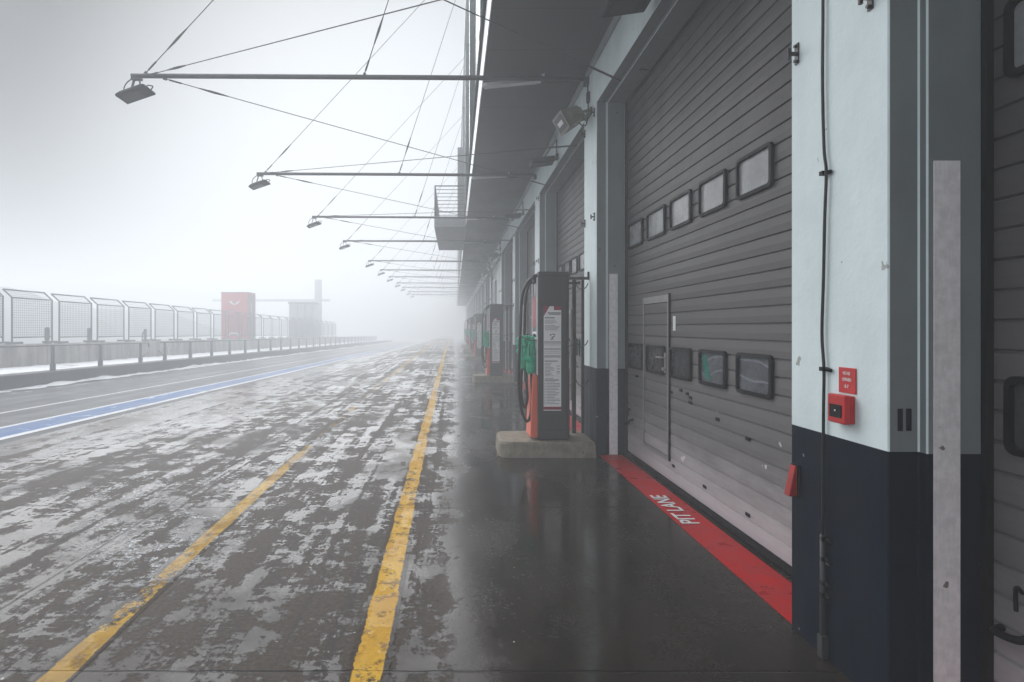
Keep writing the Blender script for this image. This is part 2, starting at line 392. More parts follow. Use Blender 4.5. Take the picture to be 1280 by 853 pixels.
# red strips in front of every door, one of them lettered
def text_mesh(txt, size, extr=0.0, bold=.0):
    cu = bpy.data.curves.new('t', 'FONT'); cu.body = txt; cu.size = size; cu.extrude = extr; cu.offset = bold; cu.align_x = 'LEFT'; cu.resolution_u = 3
    o = bpy.data.objects.new('t', cu); C.objects.link(o)
    bpy.context.view_layer.update()
    me = bpy.data.meshes.new_from_object(o.evaluated_get(bpy.context.evaluated_depsgraph_get())); bpy.data.objects.remove(o)
    return me
def text_obj(name, txt, size, m, mat4, parent, extr=0.0, bold=0.0, width=None, height=None):
    me = text_mesh(txt, size, extr, bold); xs = [v.co.x for v in me.vertices]; ys = [v.co.y for v in me.vertices]
    for v in me.vertices:
        v.co.x -= min(xs); v.co.y -= min(ys)
    w, h = max(xs)-min(xs), max(ys)-min(ys)
    sx = width/w if width else 1; sy = height/h if height else 1
    for v in me.vertices: v.co.x *= sx; v.co.y *= sy
    me.transform(mat4); 
    if parent: me.transform(Matrix.Translation(-WL[parent.name]))
    me.materials.clear(); me.materials.append(m); me.name = name
    o = bpy.data.objects.new(name, me); C.objects.link(o); o.parent = parent; WL[o.name] = Vector((0,0,0)); return o
for i in range(len(RV)-1):
    if i == 5: continue
    rs = strip('red_strip', [(1.875,2.175,RV[i]+CW+.01),(1.875,2.175,RV[i+1]-.06)], M['redstrip'])
    if i == 1:
        text_obj('lettering', 'PIT LANE', .2, M['wht'], Matrix(((0,-1,0,2.065),(1,0,0,4.97),(0,0,1,.0075),(0,0,0,1))), rs, bold=.004, width=.84, height=.155)

# ------------------------------------------------------------------ the pit building
XF, XM, XD, ZT, ZL, ZN = 1.855, 1.985, 2.25, 5.18, 4.6, 1.12
bld = thing('pit_building', (XF, 0, 0), 'long pale pit building with grey garage doors, navy wall bases and overhanging upper storey', 'building')
def hook_plate(y, z, par, side):
    b = MB(); b.box(XF-.008, XF, y-.016, y+.016, z-.055, z+.055)
    for dz in (-.04, .04): b.tube([(XF-.004,y,z+dz),(XF-.02,y,z+dz)], .009, 8)
    b.box(XF-.05, XF-.008, y-.007, y+.007, z-.009, z+.009); b.box(XF-.055, XF-.04, y-.007, y+.007, z-.03, z+.03)
    return b.build('hook_plate', M['brown'], par)
def pillar_poly(r, x0=0):
    return [(XF,r),(XM,r),(XM,r-.044),(XD-.035,r-.044),(XD-.035,r+.2),(2.6,r+.2),(2.6,r+CW-.2),(XD-.035,r+CW-.2),(XD-.035,r+CW+.044),(XM,r+CW+.044),(XM,r+CW),(XF,r+CW)]
def make_pillar(r):
    b = MB().prism(pillar_poly(r), 'z', ZN, ZT, caps=False)
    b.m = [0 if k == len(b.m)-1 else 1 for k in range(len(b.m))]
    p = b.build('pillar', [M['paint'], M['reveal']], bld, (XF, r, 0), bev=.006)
    MB().prism(pillar_poly(r), 'z', 0, ZN, caps=False).build('painted_base', M['navy'], p, bev=.006)
    for ya, yb in ((r-.052, r-.045), (r+CW+.045, r+CW+.052)):
        MB().box(2.01, 2.118, ya, yb, .005, 2.35).build('corner_guard', M['guard'], p)
    for y, z in ((r+.105,3.12),(r+.67,3.13),(r+.1,4.5),(r+.67,4.4)): hook_plate(y, z, p, 1)
    return p
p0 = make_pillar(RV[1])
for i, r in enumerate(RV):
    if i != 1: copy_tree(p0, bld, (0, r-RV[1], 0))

# sectional door: ribbed sheet with two rows of framed windows, a wicket door and small vents
def ribs(b, y0, y1, z0, z1, x, m=0):
    n = round((z1-z0)/.125); h = (z1-z0)/n; pts = []
    for k in range(n):
        z = z0+k*h
        pts += [(x+.012, z), (x+.012, z+.007), (x, z+.013), (x-.003, z+h*.5), (x, z+h-.004)]
    pts.append((x+.012, z1))
    i = len(b.v)
    for px, pz in pts: b.v.append((px, y0, pz))
    for px, pz in pts: b.v.append((px, y1, pz))
    q = len(pts)
    for k in range(q-1): b.face((i+k, i+k+1, i+q+k+1, i+q+k), m)
def rrect(y0, y1, z0, z1, r, n=4):
    out = []
    for cy, cz, a0 in ((y1-r, z0+r, -90), (y1-r, z1-r, 0), (y0+r, z1-r, 90), (y0+r, z0+r, 180)):
        for k in range(n+1):
            a = R_(a0+90*k/n); out.append((cy+r*math.cos(a), cz+r*math.sin(a)))
    return out
def window(par, y0, y1, z0, z1, pm_, x, extra=None):
    b = MB(); o = rrect(y0, y1, z0, z1, .045); q = rrect(y0+.028, y1-.028, z0+.028, z1-.028, .028); n = len(o); i = len(b.v)
    for ring, xx in ((o, x), (o, x-.022), (q, x-.026), (q, x-.004)):
        for a in ring: b.v.append((xx, a[0], a[1]))
    for s in range(3):
        for k in range(n):
            l = (k+1) % n; b.face((i+s*n+k, i+s*n+l, i+(s+1)*n+l, i+(s+1)*n+k), 0)
    b.face(tuple(i+3*n+k for k in range(n)), 1)
    mats = [M['black'], pm_]
    if extra:                              # a green curtain edge hanging behind the pane
        b.v += [(x-.006, y0+.3, z0+.045), (x-.006, y0+.4, z1-.045), (x-.006, y1-.045, z1-.045), (x-.006, y1-.12, z0+.045)]
        j = len(b.v)-4; b.face((j, j+1, j+2, j+3), 2); mats.append(M['pane_gr'])
    return b.build('window', mats, par)
def make_door(r0, r1, name='garage_door'):
    ya, yb = r0+CW+.03, r1-.03
    b = MB(); ribs(b, ya, yb, .05, 4.675, XD)
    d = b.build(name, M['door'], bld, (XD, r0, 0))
    MB().box(XD-.02, XD+.012, ya, yb, .012, .05).build('bottom_seal', M['black'], d)
    for s, y in ((1, ya), (-1, yb)):
        b = MB(); b.box(XD-.034, XD-.004, min(y, y+s*.035), max(y, y+s*.035), .005, 4.58); b.build('side_gasket', M['black'], d)
    e = r1
    w = [(e-.70, e-.13), (e-1.45, e-.86), (e-2.14, e-1.59), (e-2.86, e-2.32), (e-3.57, e-3.04), (e-4.36, e-3.83)]
    for k, (u, v) in enumerate(w):
        off = .011 if k == 1 else .003
        window(d, u, v, 1.142, 1.457, M['pane_dk'] if k in (0, 1, 2) else M['pane_lo'], XD-off, k == 3)
        window(d, u, v, 2.65, 2.97, M['pane_up'], XD-.003)
    # wicket door
    y0, y1 = e-1.56, e-.73
    b = MB(); ribs(b, y0+.03, y1-.03, .30, 1.925, XD-.009); wk = None
    for (u, v, s, t) in ((y0, y0+.03, .27, 2.0), (y1-.03, y1, .27, 2.0)): b.box(XD-.022, XD+.005, u, v, s, t, 1)
    b.box(XD-.0215, XD+.005, y0+.03, y1-.03, 1.965, 2.0, 1); b.box(XD-.021, XD+.005, y0+.03, y1-.03, .27, .30, 1)
    b.box(XD-.019, XD-.001, y0-.012, y0-.001, .26, 2.01, 2); b.box(XD-.02, XD-.002, y0+.03, y1-.03, 1.926, 1.964, 1)
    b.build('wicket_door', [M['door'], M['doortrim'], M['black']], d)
    b = MB(); hy, hz = y0+.07, 1.335
    b.box(XD-.035, XD-.016, hy-.02, hy+.02, hz-.16, hz+.05)
    b.tube(bez([(XD-.03,hy,hz),(XD-.07,hy,hz),(XD-.075,hy+.03,hz),(XD-.075,hy+.14,hz)]), .01, 8); b.tube([(XD-.03,hy,hz-.12),(XD-.06,hy,hz-.12)], .018, 10)
    b.build('door_handle', M['doortrim'], d)
    MB().box(XD-.006, XD-.002, y0-.16, y0-.09, 1.62, 1.77).build('sticker', M['wht'], d)
    for oy, oz in ((-.43,1.055),(-1.60,.985),(-2.10,.985),(-1.86,1.03),(-2.02,1.015),(-2.09,.94),(-2.68,.87),(-3.2,.80),(-1.66,.235),(-2.42,.225),(-3.20,.22),(-3.9,.8)):
        MB().box(XD-.010, XD+.004, e+oy-.032, e+oy+.032, oz-.013, oz+.013).build('vent', M['black'], d)
    # pull handle near the near end and its hook
    b = MB(); b.tube(bez([(XD-.003,e-.30,.50),(XD-.045,e-.29,.485),(XD-.05,e-.22,.43),(XD-.05,e-.12,.415),(XD-.003,e-.10,.42)]), .016, 8)
    b.tube(bez([(XD-.003,e-.19,.60),(XD-.03,e-.19,.62),(XD-.03,e-.19,.53)]), .008, 6); b.build('pull_handle', M['black'], d)
    return d
d1 = make_door(RV[1], RV[2])
for i in range(len(RV)-1):
    if i in (1, 5): continue
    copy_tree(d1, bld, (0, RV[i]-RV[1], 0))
# lintels, trim, soffit, upper storey
for i in range(len(RV)-1):
    a, b_ = RV[i]+CW, RV[i+1]
    ln = MB().box(XF+.004, XM, a, b_, ZL, ZT-.002).box(XM, XD-.036, a-.03, b_+.03, ZL-.035, ZT-.003).box(XD-.036, XD+.05, a, b_, ZL+.02, ZT-.004)
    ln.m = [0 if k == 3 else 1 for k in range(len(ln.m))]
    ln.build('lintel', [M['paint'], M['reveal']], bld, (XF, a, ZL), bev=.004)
MB().box(XF-.055, XF-.001, -8, 96, ZT-.075, ZT-.004).build('soffit_trim', M['soffit_trim'], bld, (XF, 0, ZT), bev=.008)
MB().box(.41, 2.9, -8, 96, ZT, ZT+.12).build('soffit', M['soffit'], bld, (1.2, 0, ZT))
b = MB(); b.prism([(.398,ZT-.012),(.41,ZT-.012),(.41,ZT+.20),(.372,ZT+.20)], 'y', -8, 96); b.build('roof_edge_fascia', M['wht'], bld, (.4, 0, ZT))
MB().tube([(.358,-8,ZT+.245),(.358,96,ZT+.245)], .03, 8).build('gutter', M['iron'], bld, (.36, 0, ZT))
MB().box(.46, 9, -8, 96, ZT+.13, 10.3).build('upper_wall', M['wht'], bld, (2, 0, ZT))
MB().box(.30, 9.2, -8.2, 96.2, 10.3, 10.55).build('roof', M['soffit_trim'], bld, (2, 0, 10.3))
MB().box(2.62, 9, -8, 96, 0, ZT+.12).build('rear_block', M['soffit'], bld, (3, 0, 0))
f0 = None
for i, r in enumerate(RV[1:12]):
    if f0 is None:
        f0 = MB().box(.33, .455, r-.1, r+.16, ZT+.32, 10.28, 0).box(.325,.36,r-.11,r+.17,ZT+.30,ZT+.36,1).build('facade_fin', [M['fin'], M['soffit_trim']], bld, (.4, r, ZT))
    else: copy_tree(f0, bld, (0, r-RV[1], 0))
b = MB()
for k in range(20):
    y = 4.2+5.2*k
    b.box(.44, .459, y, y+3.4, 6.2, 7.9)
b.build('upper_glazing', M['pane_dk'], bld, (.45, 0, 6))
# the stair bay between the fourth and the next pillar
ra, rb = RV[5]+CW, RV[6]
b = MB().box(1.95, 2.24, ra, rb, 0, ZL); b.build('stair_bay_wall', M['soffit_trim'], bld, (2, ra, 0))
b = MB().box(1.90, 1.948, ra+3.4, ra+5.4, .1, 3.9)
for k in range(26):
    for j in range(6): b.tube([(1.899, ra+3.6+j*.32, .4+k*.135), (1.89, ra+3.6+j*.32, .4+k*.135)], .035, 6, 1)
b.build('louvre_panel', [M['balc'], M['iron']], bld, (1.9, ra+3, 0))
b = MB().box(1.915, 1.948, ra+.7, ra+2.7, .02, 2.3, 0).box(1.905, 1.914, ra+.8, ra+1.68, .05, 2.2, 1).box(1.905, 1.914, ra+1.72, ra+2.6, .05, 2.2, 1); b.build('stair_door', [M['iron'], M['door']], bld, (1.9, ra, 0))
b = MB()
for a, c in (((1.5, ra+3.2, 5.1), (1.85, ra+4.6, 4.0)), ((1.2, ra+4.3, 5.1), (1.8, ra+4.9, 4.5)), ((1.2, ra+5.2, 5.1), (1.8, ra+5.3, 4.2))): b.tube([a, c], .05, 8)
b.build('roof_brace', M['soffit_trim'], bld, (1.6, ra, 4.5))
# balcony box hanging off the overhang
bx0, bx1, by0, by1 = -.69, .41, 20.2, 26.2
bal = MB().box(bx0, bx1, by0, by1, 5.08, 5.16).box(bx0, bx1, by0, by0+.08, 5.16, 5.42).box(bx0, bx0+.06, by0+.08, by1, 5.16, 5.42).build('balcony', M['balc'], bld, (bx0, by0, 5.08), bev=.01)
b = MB()
for k in range(9):
    z = 5.5+k*.125
    rr = .022 if k == 8 else .012
    b.tube([(bx1,by0+.04,z),(bx0+.03,by0+.04,z),(bx0+.03,by1-.04,z)], rr, 6)
for y in (by0+.04, by0+2, by0+4, by1-.04): b.tube([(bx0+.03,y,5.3),(bx0+.03,y,6.5)], .028, 6)
b.tube([(bx1-.04,by0+.04,5.3),(bx1-.04,by0+.04,6.5)], .028, 6); b.build('balcony_railing', M['rail'], bal)
MB().box(bx1-.30, bx1-.005, by0+.3, by0+.5, 5.165, 7.9).build('balcony_screen', M['balc'], bal)

# ------------------------------------------------------------------ things fixed to the near pillar
t = thing('fire_alarm_box', (XF, 2.79, 1.2), 'small red fire alarm call box with dark glass on the near pillar', 'alarm box')
b = MB().box(XF-.05, XF-.022, 2.735, 2.865, 1.20, 1.335); b.build('cover', M['red'], t, bev=.005)
MB().box(XF-.0215, XF-.001, 2.738, 2.862, 1.203, 1.332).build('back_box', M['red'], t, bev=.003)
MB().box(XF-.0535, XF-.0495, 2.76, 2.845, 1.228, 1.288).box(XF-.0555,XF-.053,2.798,2.806,1.256,1.264,1).build('glass', [M['black'], M['guard']], t)
t = thing('warning_sign', (XF, 2.79, 1.34), 'small red sign with three lines of white writing above the call box', 'sign')
pl = MB().box(XF-.006, XF-.001, 2.728, 2.85, 1.342, 1.462).build('plate', M['red'], t, bev=.002)
def fx(z, y, x): return Matrix(((0,0,-1,x),(-1,0,0,y),(0,1,0,z),(0,0,0,1)))   # lettering on a wall that faces the lane
for txt, z, w, y in (('NO-NE', 1.428, .05, 2.815), ('OFFNEN', 1.398, .062, 2.82), ('8-7', 1.366, .028, 2.803)):
    text_obj('lettering', txt, .02, M['wht'], fx(z, y, XF-.0075), t, width=w, height=.016, bold=.0004)
b = MB(); yc = 3.205
b.prism([(XF-.055, .742),(XF-.012, .742),(XF-.012, .905),(XF-.022, .905)], 'y', yc-.022, yc+.03)
wd = thing('door_wedge', (XF, yc, .74), 'red wooden door wedge hung on the navy base of the near pillar', 'door wedge')
b.build('wedge', M['darkred'], wd, bev=.003)
MB().box(XF-.012, XF-.001, yc-.03, yc+.035, .74, .91).build('holder', M['black'], wd)
b = MB(); yc = 2.95
b.tube(bez([(XF-.016, yc+dy, z) for z, dy in ((5.1,.0),(4.2,.006),(3.3,.004),(2.9,.008),(2.55,-.004),(2.42,-.022),(2.2,-.01),(1.9,.0),(1.62,.012),(1.44,-.004),(1.2,.0),(.6,.003))], 6), .0075, 8)
cb = tag(thing('wall_cable', (XF, yc, 0), 'thin black cable running straight down the near pillar to the ground', 'cable'))
b.build('cable', M['hose'], cb)
b = MB(); b.tube([(XF-.018,yc+.003,.62),(XF-.018,yc+.003,.02)], .013, 8); b.box(XF-.035,XF-.001,yc-.018,yc+.02,.01,.12); b.build('conduit', M['iron'], cb)
for z in (2.42, 1.445, .60, .50, .38, .32):
    b = MB(); b.box(XF-.03, XF-.001, yc-.012, yc+.014, z-.01, z+.01); b.tube([(XF-.012,yc-.05,z-.004),(XF-.012,yc-.01,z+.002)], .010, 8); b.build('clip', M['black'], cb)
for k, (xa, xb) in enumerate(((1.892, 1.914), (1.928, 1.951))):
    tag(MB().box(xa, xb, RV[1]-.006, RV[1]-.001, 1.21, 1.305).build('black_tab', M['black'], bev=.002), 'black plastic strip on the grey side of the near pillar, %s of the pair' % ('left' if k == 0 else 'right'), 'strip', 'black strips on the near pillar')

# ------------------------------------------------------------------ lamp booms over the apron
BY = [2.95, 8.2, 13.4, 18.6, 23.75, 30.75, 35.6, 40.4, 45.9, 50.8, 57.0, 62]
ZB = 5.10
def make_boom(y, lab):
    t = thing('lamp_boom', (XF, y, ZB), lab, 'lamp boom', 'lamp booms on the pit building')
    MB().tube([(-4.47,y,ZB+.04),(-1.2,y,ZB+.022),(1.84,y,ZB)], .034, 10).box(1.80,1.853,y-.06,y+.06,ZB-.09,ZB+.05).build('pole', M['pole'], t)
    b = MB(); b.obox((.82,y+.19,ZB+.02),(.41,-.1,0),(.02,.045,0),(0,0,.026)); b.obox((.80,y+.32,ZB+.035),(.36,-.09,0),(.01,.02,0),(0,0,.008)); b.box(1.21,1.25,y-.02,y+.10,ZB+.03,ZB+.062)
    b.build('stay_bar', M['wht'], t)
    b = MB(); b.tube([(1.2,y,ZB-.045),(1.62,y,ZB-.045)], .02, 6); b.build('collar', M['iron'], t)
    for p, q in (((-4.28,y,ZB+.075),(.42,y,10.25)), ((-1.25,y,ZB+.05),(.42,y,10.3)), ((-4.25,y+.02,ZB+.06),(XF+.12,y-3.85,4.595)), ((-4.02,y+.01,ZB+.005),(XF+.12,y+4.1,4.595))):
        p, q = Vector(p), Vector(q); d = (q-p).normalized(); b = MB(); b.tube([p, q], .0065, 6)
        b.tube([p+d*.06, p+d*.22], .013, 6); b.tube([p+d*.45, p+d*.62, p+d*.68, p+d*.85], [.009,.018,.018,.009], 6)
        if q.z < 6: b.tube([q-d*.5, q-d*.12], .014, 6)
        b.tube([p-d*.02, p+d*.03], .02, 8); b.build('stay_cable', M['cable'], t)
    return t
def make_lamp(y, lab):
    zc = ZB-.225; t = thing('hanging_floodlight', (-4.4, y, zc), lab, 'floodlight', 'floodlights hanging from the booms')
    ax = Vector((math.cos(R_(19)),0,math.sin(R_(19)))); ay = Vector((0,1,0)); az = ax.cross(ay); c = Vector((-4.40, y-.03, zc))
    b = MB(); i = len(b.v)
    for s, h in ((1.0, -.02), (1.0, .012), (.72, .055)):
        for dx, dy in ((-1,-1),(1,-1),(1,1),(-1,1)): b.v.append(tuple(c + ax*dx*.212*s + ay*dy*.150*s + az*h))
    for k in range(2):
        for j in range(4): l = (j+1) % 4; b.face((i+k*4+j, i+k*4+l, i+k*4+4+l, i+k*4+4+j))
    b.face((i+3,i+2,i+1,i)); b.face((i+8,i+9,i+10,i+11)); b.build('housing', M['black'], t, bev=.006)
    b = MB(); b.obox(c - ax*.04 - az*.0225, ax*.12, ay*.11, az*.0015); b.build('lens', M['lens'], t)
    b = MB()
    for sx in (-.09, .09): b.obox(((c+ax*sx).x*.5 + (-4.40+sx*.25)*.5, y, (c.z+ZB)/2+.03), ((c+ax*sx).x*.5-(-4.40+sx*.25)*.5, 0, -(ZB-c.z)/2+.0), (0,.022,0), (.006,0,.002))
    b.box(-4.47,-4.33,y-.03,y+.03,ZB-.02,ZB+.008); b.build('bracket', M['iron'], t)
    b = MB(); b.tube(bez([(-4.45,y,ZB+.01),(-4.54,y,ZB-.06),(-4.58,y,ZB-.16),(-4.53,y,zc-.03)]), .009, 6); b.tube(bez([(-4.32,y,zc+.07),(-4.25,y,zc+.13),(-4.18,y,zc+.12),(-4.20,y,zc+.075)]), .009, 6)
    b.build('lead', M['hose'], t)
    return t
blab = lambda k: ('lamp boom just out of frame overhead; only its lowest stay cable crosses under the soffit' if k == 0 else
   '%s grey lamp boom reaching left over the apron%s' % (('nearest','second','third','fourth','fifth','sixth','seventh','eighth','ninth','tenth','eleventh')[k-1], ', largest and clearest' if k == 1 else ', counted from the camera into the fog'))
llab = lambda k: 'black floodlight hanging at the left tip of the %s lamp boom%s' % (('nearest','second','third','fourth','fifth','sixth','seventh','eighth','ninth','tenth','eleventh')[k-1], ', large and dark' if k == 1 else ' from the camera')
bm0 = make_boom(BY[1], blab(1)); lp0 = make_lamp(BY[1], llab(1))
for k, y in enumerate(BY):
    if k == 1: continue
    c = copy_tree(bm0, None, (0, y-BY[1], 0)); c['label'] = blab(k)
    if k:
        c = copy_tree(lp0, None, (0, y-BY[1], 0)); c['label'] = llab(k)

# floodlights on the wall under the soffit
def make_wall_flood(y, lab):
    t = thing('wall_floodlight', (XF-.02, y, 4.75), lab, 'floodlight', 'flat black floodlights above the doors')
    c = Vector((1.57, y, 4.62)); ax = Vector((math.cos(R_(8)),0,math.sin(R_(8)))); ay = Vector((0,1,0)); az = ax.cross(ay)
    b = MB(); b.obox(c, ax*.21, ay*.17, az*.045); b.build('housing', M['black'], t, bev=.012)
    MB().obox(c - ax*.04 + az*-.047, ax*.11, ay*.12, az*.002).build('lens', M['lens'], t)
    b = MB(); b.obox((1.76,y,4.68),(.09,0,.03),(0,.02,0),(0,0,.012)); b.tube([(1.70,y-.12,4.66),(1.70,y+.12,4.66)], .02, 8); b.tube([(1.83,y,4.70),(1.83,y,5.03)], .014, 6); b.tube([(1.6,y,4.68),(1.82,y,5.0)], .008, 6); b.box(1.81,XF-.001,y-.05,y+.05,4.66,4.76)
    b.build('bracket', M['iron'], t); return t
wl = lambda k: 'flat black floodlight fixed above the %s garage door under the soffit' % ('large foreground', 'second', 'third')[k]
w0 = make_wall_flood(5.38, wl(0))
for k, y in ((1, 10.6), (2, 15.8)):
    c = copy_tree(w0, None, (0, y-5.38, 0)); c['label'] = wl(k)
def make_olive(y, lab):
    t = thing('tilted_floodlight', (XF, y, 4.6), lab, 'floodlight', 'tilted floodlights on the pillars')
    c = Vector((1.60, y, 4.52)); d = Vector((-.86,-.18,-.48)).normalized(); sx = Vector((0,1,0)).cross(d).normalized(); sy = d.cross(sx)
    b = MB(); i = len(b.v)
    for h, w, g in ((.17,.165,.125),(.12,.155,.12),(-.10,.125,.10),(-.17,.06,.06)):
        for u, v in ((-1,-1),(1,-1),(1,1),(-1,1)): b.v.append(tuple(c + d*h + sy*w*u + sx*g*v))
    for k in range(3):
        for j in range(4): l = (j+1) % 4; b.face((i+k*4+j, i+k*4+l, i+k*4+4+l, i+k*4+4+j))
    b.face((i,i+1,i+2,i+3)); b.face((i+15,i+14,i+13,i+12)); b.build('housing', M['olive'], t, bev=.008)
    b = MB(); b.obox(c+d*.172, sy*.135, sx*.095, d*.002); b.obox(c+d*.176, sy*.08, sx*.03, d*.003, 1); b.build('lens', [M['lens'], M['wht']], t)
    b = MB()
    for s in (-1, 1): b.obox((c+Vector((XF-.01,y,4.58)))/2 + Vector((0,s*.17,0)), (Vector((XF-.01,y,4.58))-c)/2, (0,.006,0), (0,0,.02))
    b.box(XF-.03, XF-.001, y-.17, y+.17, 4.54, 4.62); b.build('bracket', M['olive'], t)
    b = MB(); b.tube(bez([(XF-.02,y,5.0),(XF-.03,y-.02,4.92),(XF-.02,y+.01,4.84),(XF-.02,y,4.62)]), .009, 6); b.box(XF-.04,XF-.001,y-.03,y+.03,4.74,4.88); b.tube(bez([(XF-.02,y,4.56),(XF-.06,y-.02,4.42),(1.72,y-.02,4.44),(1.70,y,4.5)]), .008, 6); b.build('lead', M['black'], t)
    return t
o0 = make_olive(8.12, 'olive tilted floodlight on the pillar behind the nearest fuel pump')
for y, lb in ((23.75, 'small tilted floodlight on a far pillar beside the balcony bay'), (30.8, 'faint tilted floodlight on the pillar just past the balcony bay')):
    c = copy_tree(o0, None, (0, y-8.12, 0)); c['label'] = lb

# ------------------------------------------------------------------ fuel pumps, plinths, hose racks
def make_plinth(y, lab):
    x0, x1, z = .57, 1.80, .2; r = .16; b = MB()
    base = []
    for cx, cy, a0 in ((x0+r, y+.85-r, 90), (x0+r, y+r, 180)):
        for k in range(6): a = R_(a0+90*k/5); base.append((cx+r*math.cos(a), cy+r*math.sin(a)))
    base += [(x1, y), (x1, y+.85)]
    def ring(s, zz):
        return [((px-1.2)*s[0]+1.2, (py-y-.42)*s[1]+y+.42, zz) for px, py in base]
    n = len(base)
    for s, zz in (((1.0,1.0),0), ((.985,.975),z-.035), ((.972,.955),z-.008), ((.955,.93),z)): b.v += ring(s, zz)
    for k in range(3):
        for j in range(n): l = (j+1) % n; b.face((k*n+j, k*n+l, (k+1)*n+l, (k+1)*n+j), 0, False)
    b.face(tuple(3*n+j for j in range(n)))
    o = b.build('concrete_plinth', M['concp'], None, (1.2, y+.42, 0)); return tag(o, lab, 'plinth', 'plinths under the fuel pumps')
def make_pump(y, lab):
    x0, x1, y0, y1, z0, z1 = 1.065, 1.475, y+.10, y+.62, .2, 2.375
    t = thing('fuel_pump', (1.27, y+.35, z0), lab, 'fuel pump', 'fuel pumps along the pillars')
    MB().box(x0+.012, x1, y0, y1, z0+.025, z1).build('cabinet', M['cab'], t, bev=.012, seg=2)
    MB().box(x0+.03, x1-.02, y0+.02, y1-.02, z0, z0+.0245).build('foot', M['black'], t)
    b = MB().box(x0-.004, x0+.011, y0+.02, y0+.05, 1.04, 2.3).box(x0-.004, x0+.011, y1-.05, y1-.02, 1.04, 2.3); b.build('side_trim', M['wht'], t)
    MB().box(x0+.001, x0+.0115, y0+.05, y1-.05, 1.66, 2.05).build('display_panel', M['crimson'], t)
    MB().box(x0+.001, x0+.0115, y0+.05, y1-.05, 1.50, 1.60).build('price_plate', M['wht'], t)
    b = MB(); b.prism([(x0-.085,z0+.03),(x0+.011,z0+.03),(x0+.011,1.03),(x0-.05,1.03)], 'y', y0+.03, y1-.03); b.build('lower_panel', M['orange'], t, bev=.008)
    MB().box(x1+.001, x1+.014, y0+.03, y1-.03, z0+.05, 1.12).build('lower_panel', M['crimson'], t, bev=.004)
    # notice on the side that faces the camera
    px0, px1, pz0, pz1 = 1.147, 1.373, .585, 1.927; yy = y0-.0015
    pb = MB().box(px0, px1, yy, y0-.0002, pz0, pz1).build('notice', M['poster'], t)
    b = MB(); rn = random.Random(3)
    def bar(xa, xb, za, zb, m=0): b.box(xa, xb, yy-.001, yy-.0002, za, zb, m)
    w = px1-px0
    b.v += [(px0,yy-.001,pz1),(px0+w*.34,yy-.001,pz1),(px0,yy-.001,pz1-.13)]; b.face((len(b.v)-3,len(b.v)-2,len(b.v)-1), 1)
    bar(px0+w*.58, px1, pz1-.05, pz1, 1); bar(px0, px1, pz0+.012, pz0+.05, 1)
    bar(px0+w*.22, px1-.008, pz1-.092, pz1-.080); bar(px0+w*.3, px1-.008, pz1-.108, pz1-.099)
    bar(px0+.014, px0+w*.62, pz1-.155, pz1-.143)
    z = pz1-.175
    while z > pz1-.32: bar(px0+.014, px0+w*rn.uniform(.55,.92), z-.004, z); z -= .014 if rn.random() < .8 else .03
    for a, c, d, e in ((.36,.46,.375,.36),(.44,.62,.405,.385),(.5,.66,.355,.37),(.4,.55,.43,.415)):    # small drawing of a running figure
        p, q = Vector((px0+w*a,0,pz1-d)), Vector((px0+w*c,0,pz1-e)); dd = (q-p).normalized()*.006; nn = Vector((-dd.z,0,dd.x)); i = len(b.v)
        for vv in (p-nn, q-nn, q+nn, p+nn): b.v.append((vv.x, yy-.001, vv.z))
        b.face((i,i+1,i+2,i+3), 0)
    for k, dz in enumerate((.455,.475,.495,.545,.575,.60,.635,.655)):
        th = .009 if k in (0,3,6) else .004; bar(px0+.006, px1-.006, pz1-dz-th, pz1-dz)
    z = pz1-.70
    bar(px0+.012, px0+w*.8, z-.01, z); z -= .03
    while z > pz0+.40:
        bar(px0+.014, px0+w*rn.uniform(.35,.6), z-.005, z)
        if rn.random() < .4: bar(px0+w*.75, px0+w*rn.uniform(.85,.95), z-.005, z)
        z -= .018 if rn.random() < .75 else .034
    bar(px0+.012, px0+w*.85, z-.010, z); z -= .026
    while z > pz0+.075:
        bar(px0+.012, px0+.022, z-.008, z+.002); bar(px0+.034, px0+w*rn.uniform(.6,.95), z-.005, z); z -= .02
    b.build('print', [M['ink'], M['crimson']], pb)
    # bolts, latch marks along the cabinet edge
    b = MB()
    for zz in (2.2, 1.75, 1.3, .9, .45): b.tube([(x0+.04,y0+.001,zz),(x0+.04,y0-.005,zz)], .008, 8)
    b.build('bolt', M['iron'], t)
    b = MB(); b.box(x0+.013, x1-.001, y0-.0035, y0-.0005, 2.318, 2.323); b.box(x1-.035, x1-.031, y0-.003, y0-.0005, z0+.04, 2.316); b.box(x0+.03, x1-.04, y0-.0032, y0-.0005, .335, .340); b.build('panel_seam', M['black'], t)
    # hoses and nozzles
    def hose(pts, r=.0195): MB().tube(bez(pts, 8), r, 8).build('hose', M['hose'], t)
    ya, yb = y0+.12, y0+.36
    hose([(x0+.02,ya,2.31),(x0-.06,ya,2.29),(x0-.13,ya,2.21),(x0-.185,ya,2.02),(x0-.205,ya,1.55),(x0-.225,ya,1.05),(x0-.205,ya,.66),(x0-.135,ya,.44),(x0-.075,ya,.50),(x0-.05,ya,.77),(x0-.07,ya,1.12),(x0-.085,ya,1.3)])
    hose([(x0+.02,yb,2.29),(x0-.05,yb,2.25),(x0-.095,yb,2.12),(x0-.115,yb,1.9),(x0-.125,yb,1.5),(x0-.16,yb,1.05),(x0-.165,yb,.75),(x0-.125,yb,.58),(x0-.085,yb,.70),(x0-.10,yb,1.02),(x0-.12,yb,1.18)])
    b = MB(); b.box(x0-.03, x0+.011, y0+.08, y0+.40, 2.245, 2.345); b.tube([(x0-.045,ya,2.31),(x0,ya,2.31)], .026, 8); b.tube([(x0-.045,yb,2.285),(x0,yb,2.285)], .026, 8); b.build('hose_outlet', M['black'], t, bev=.004)
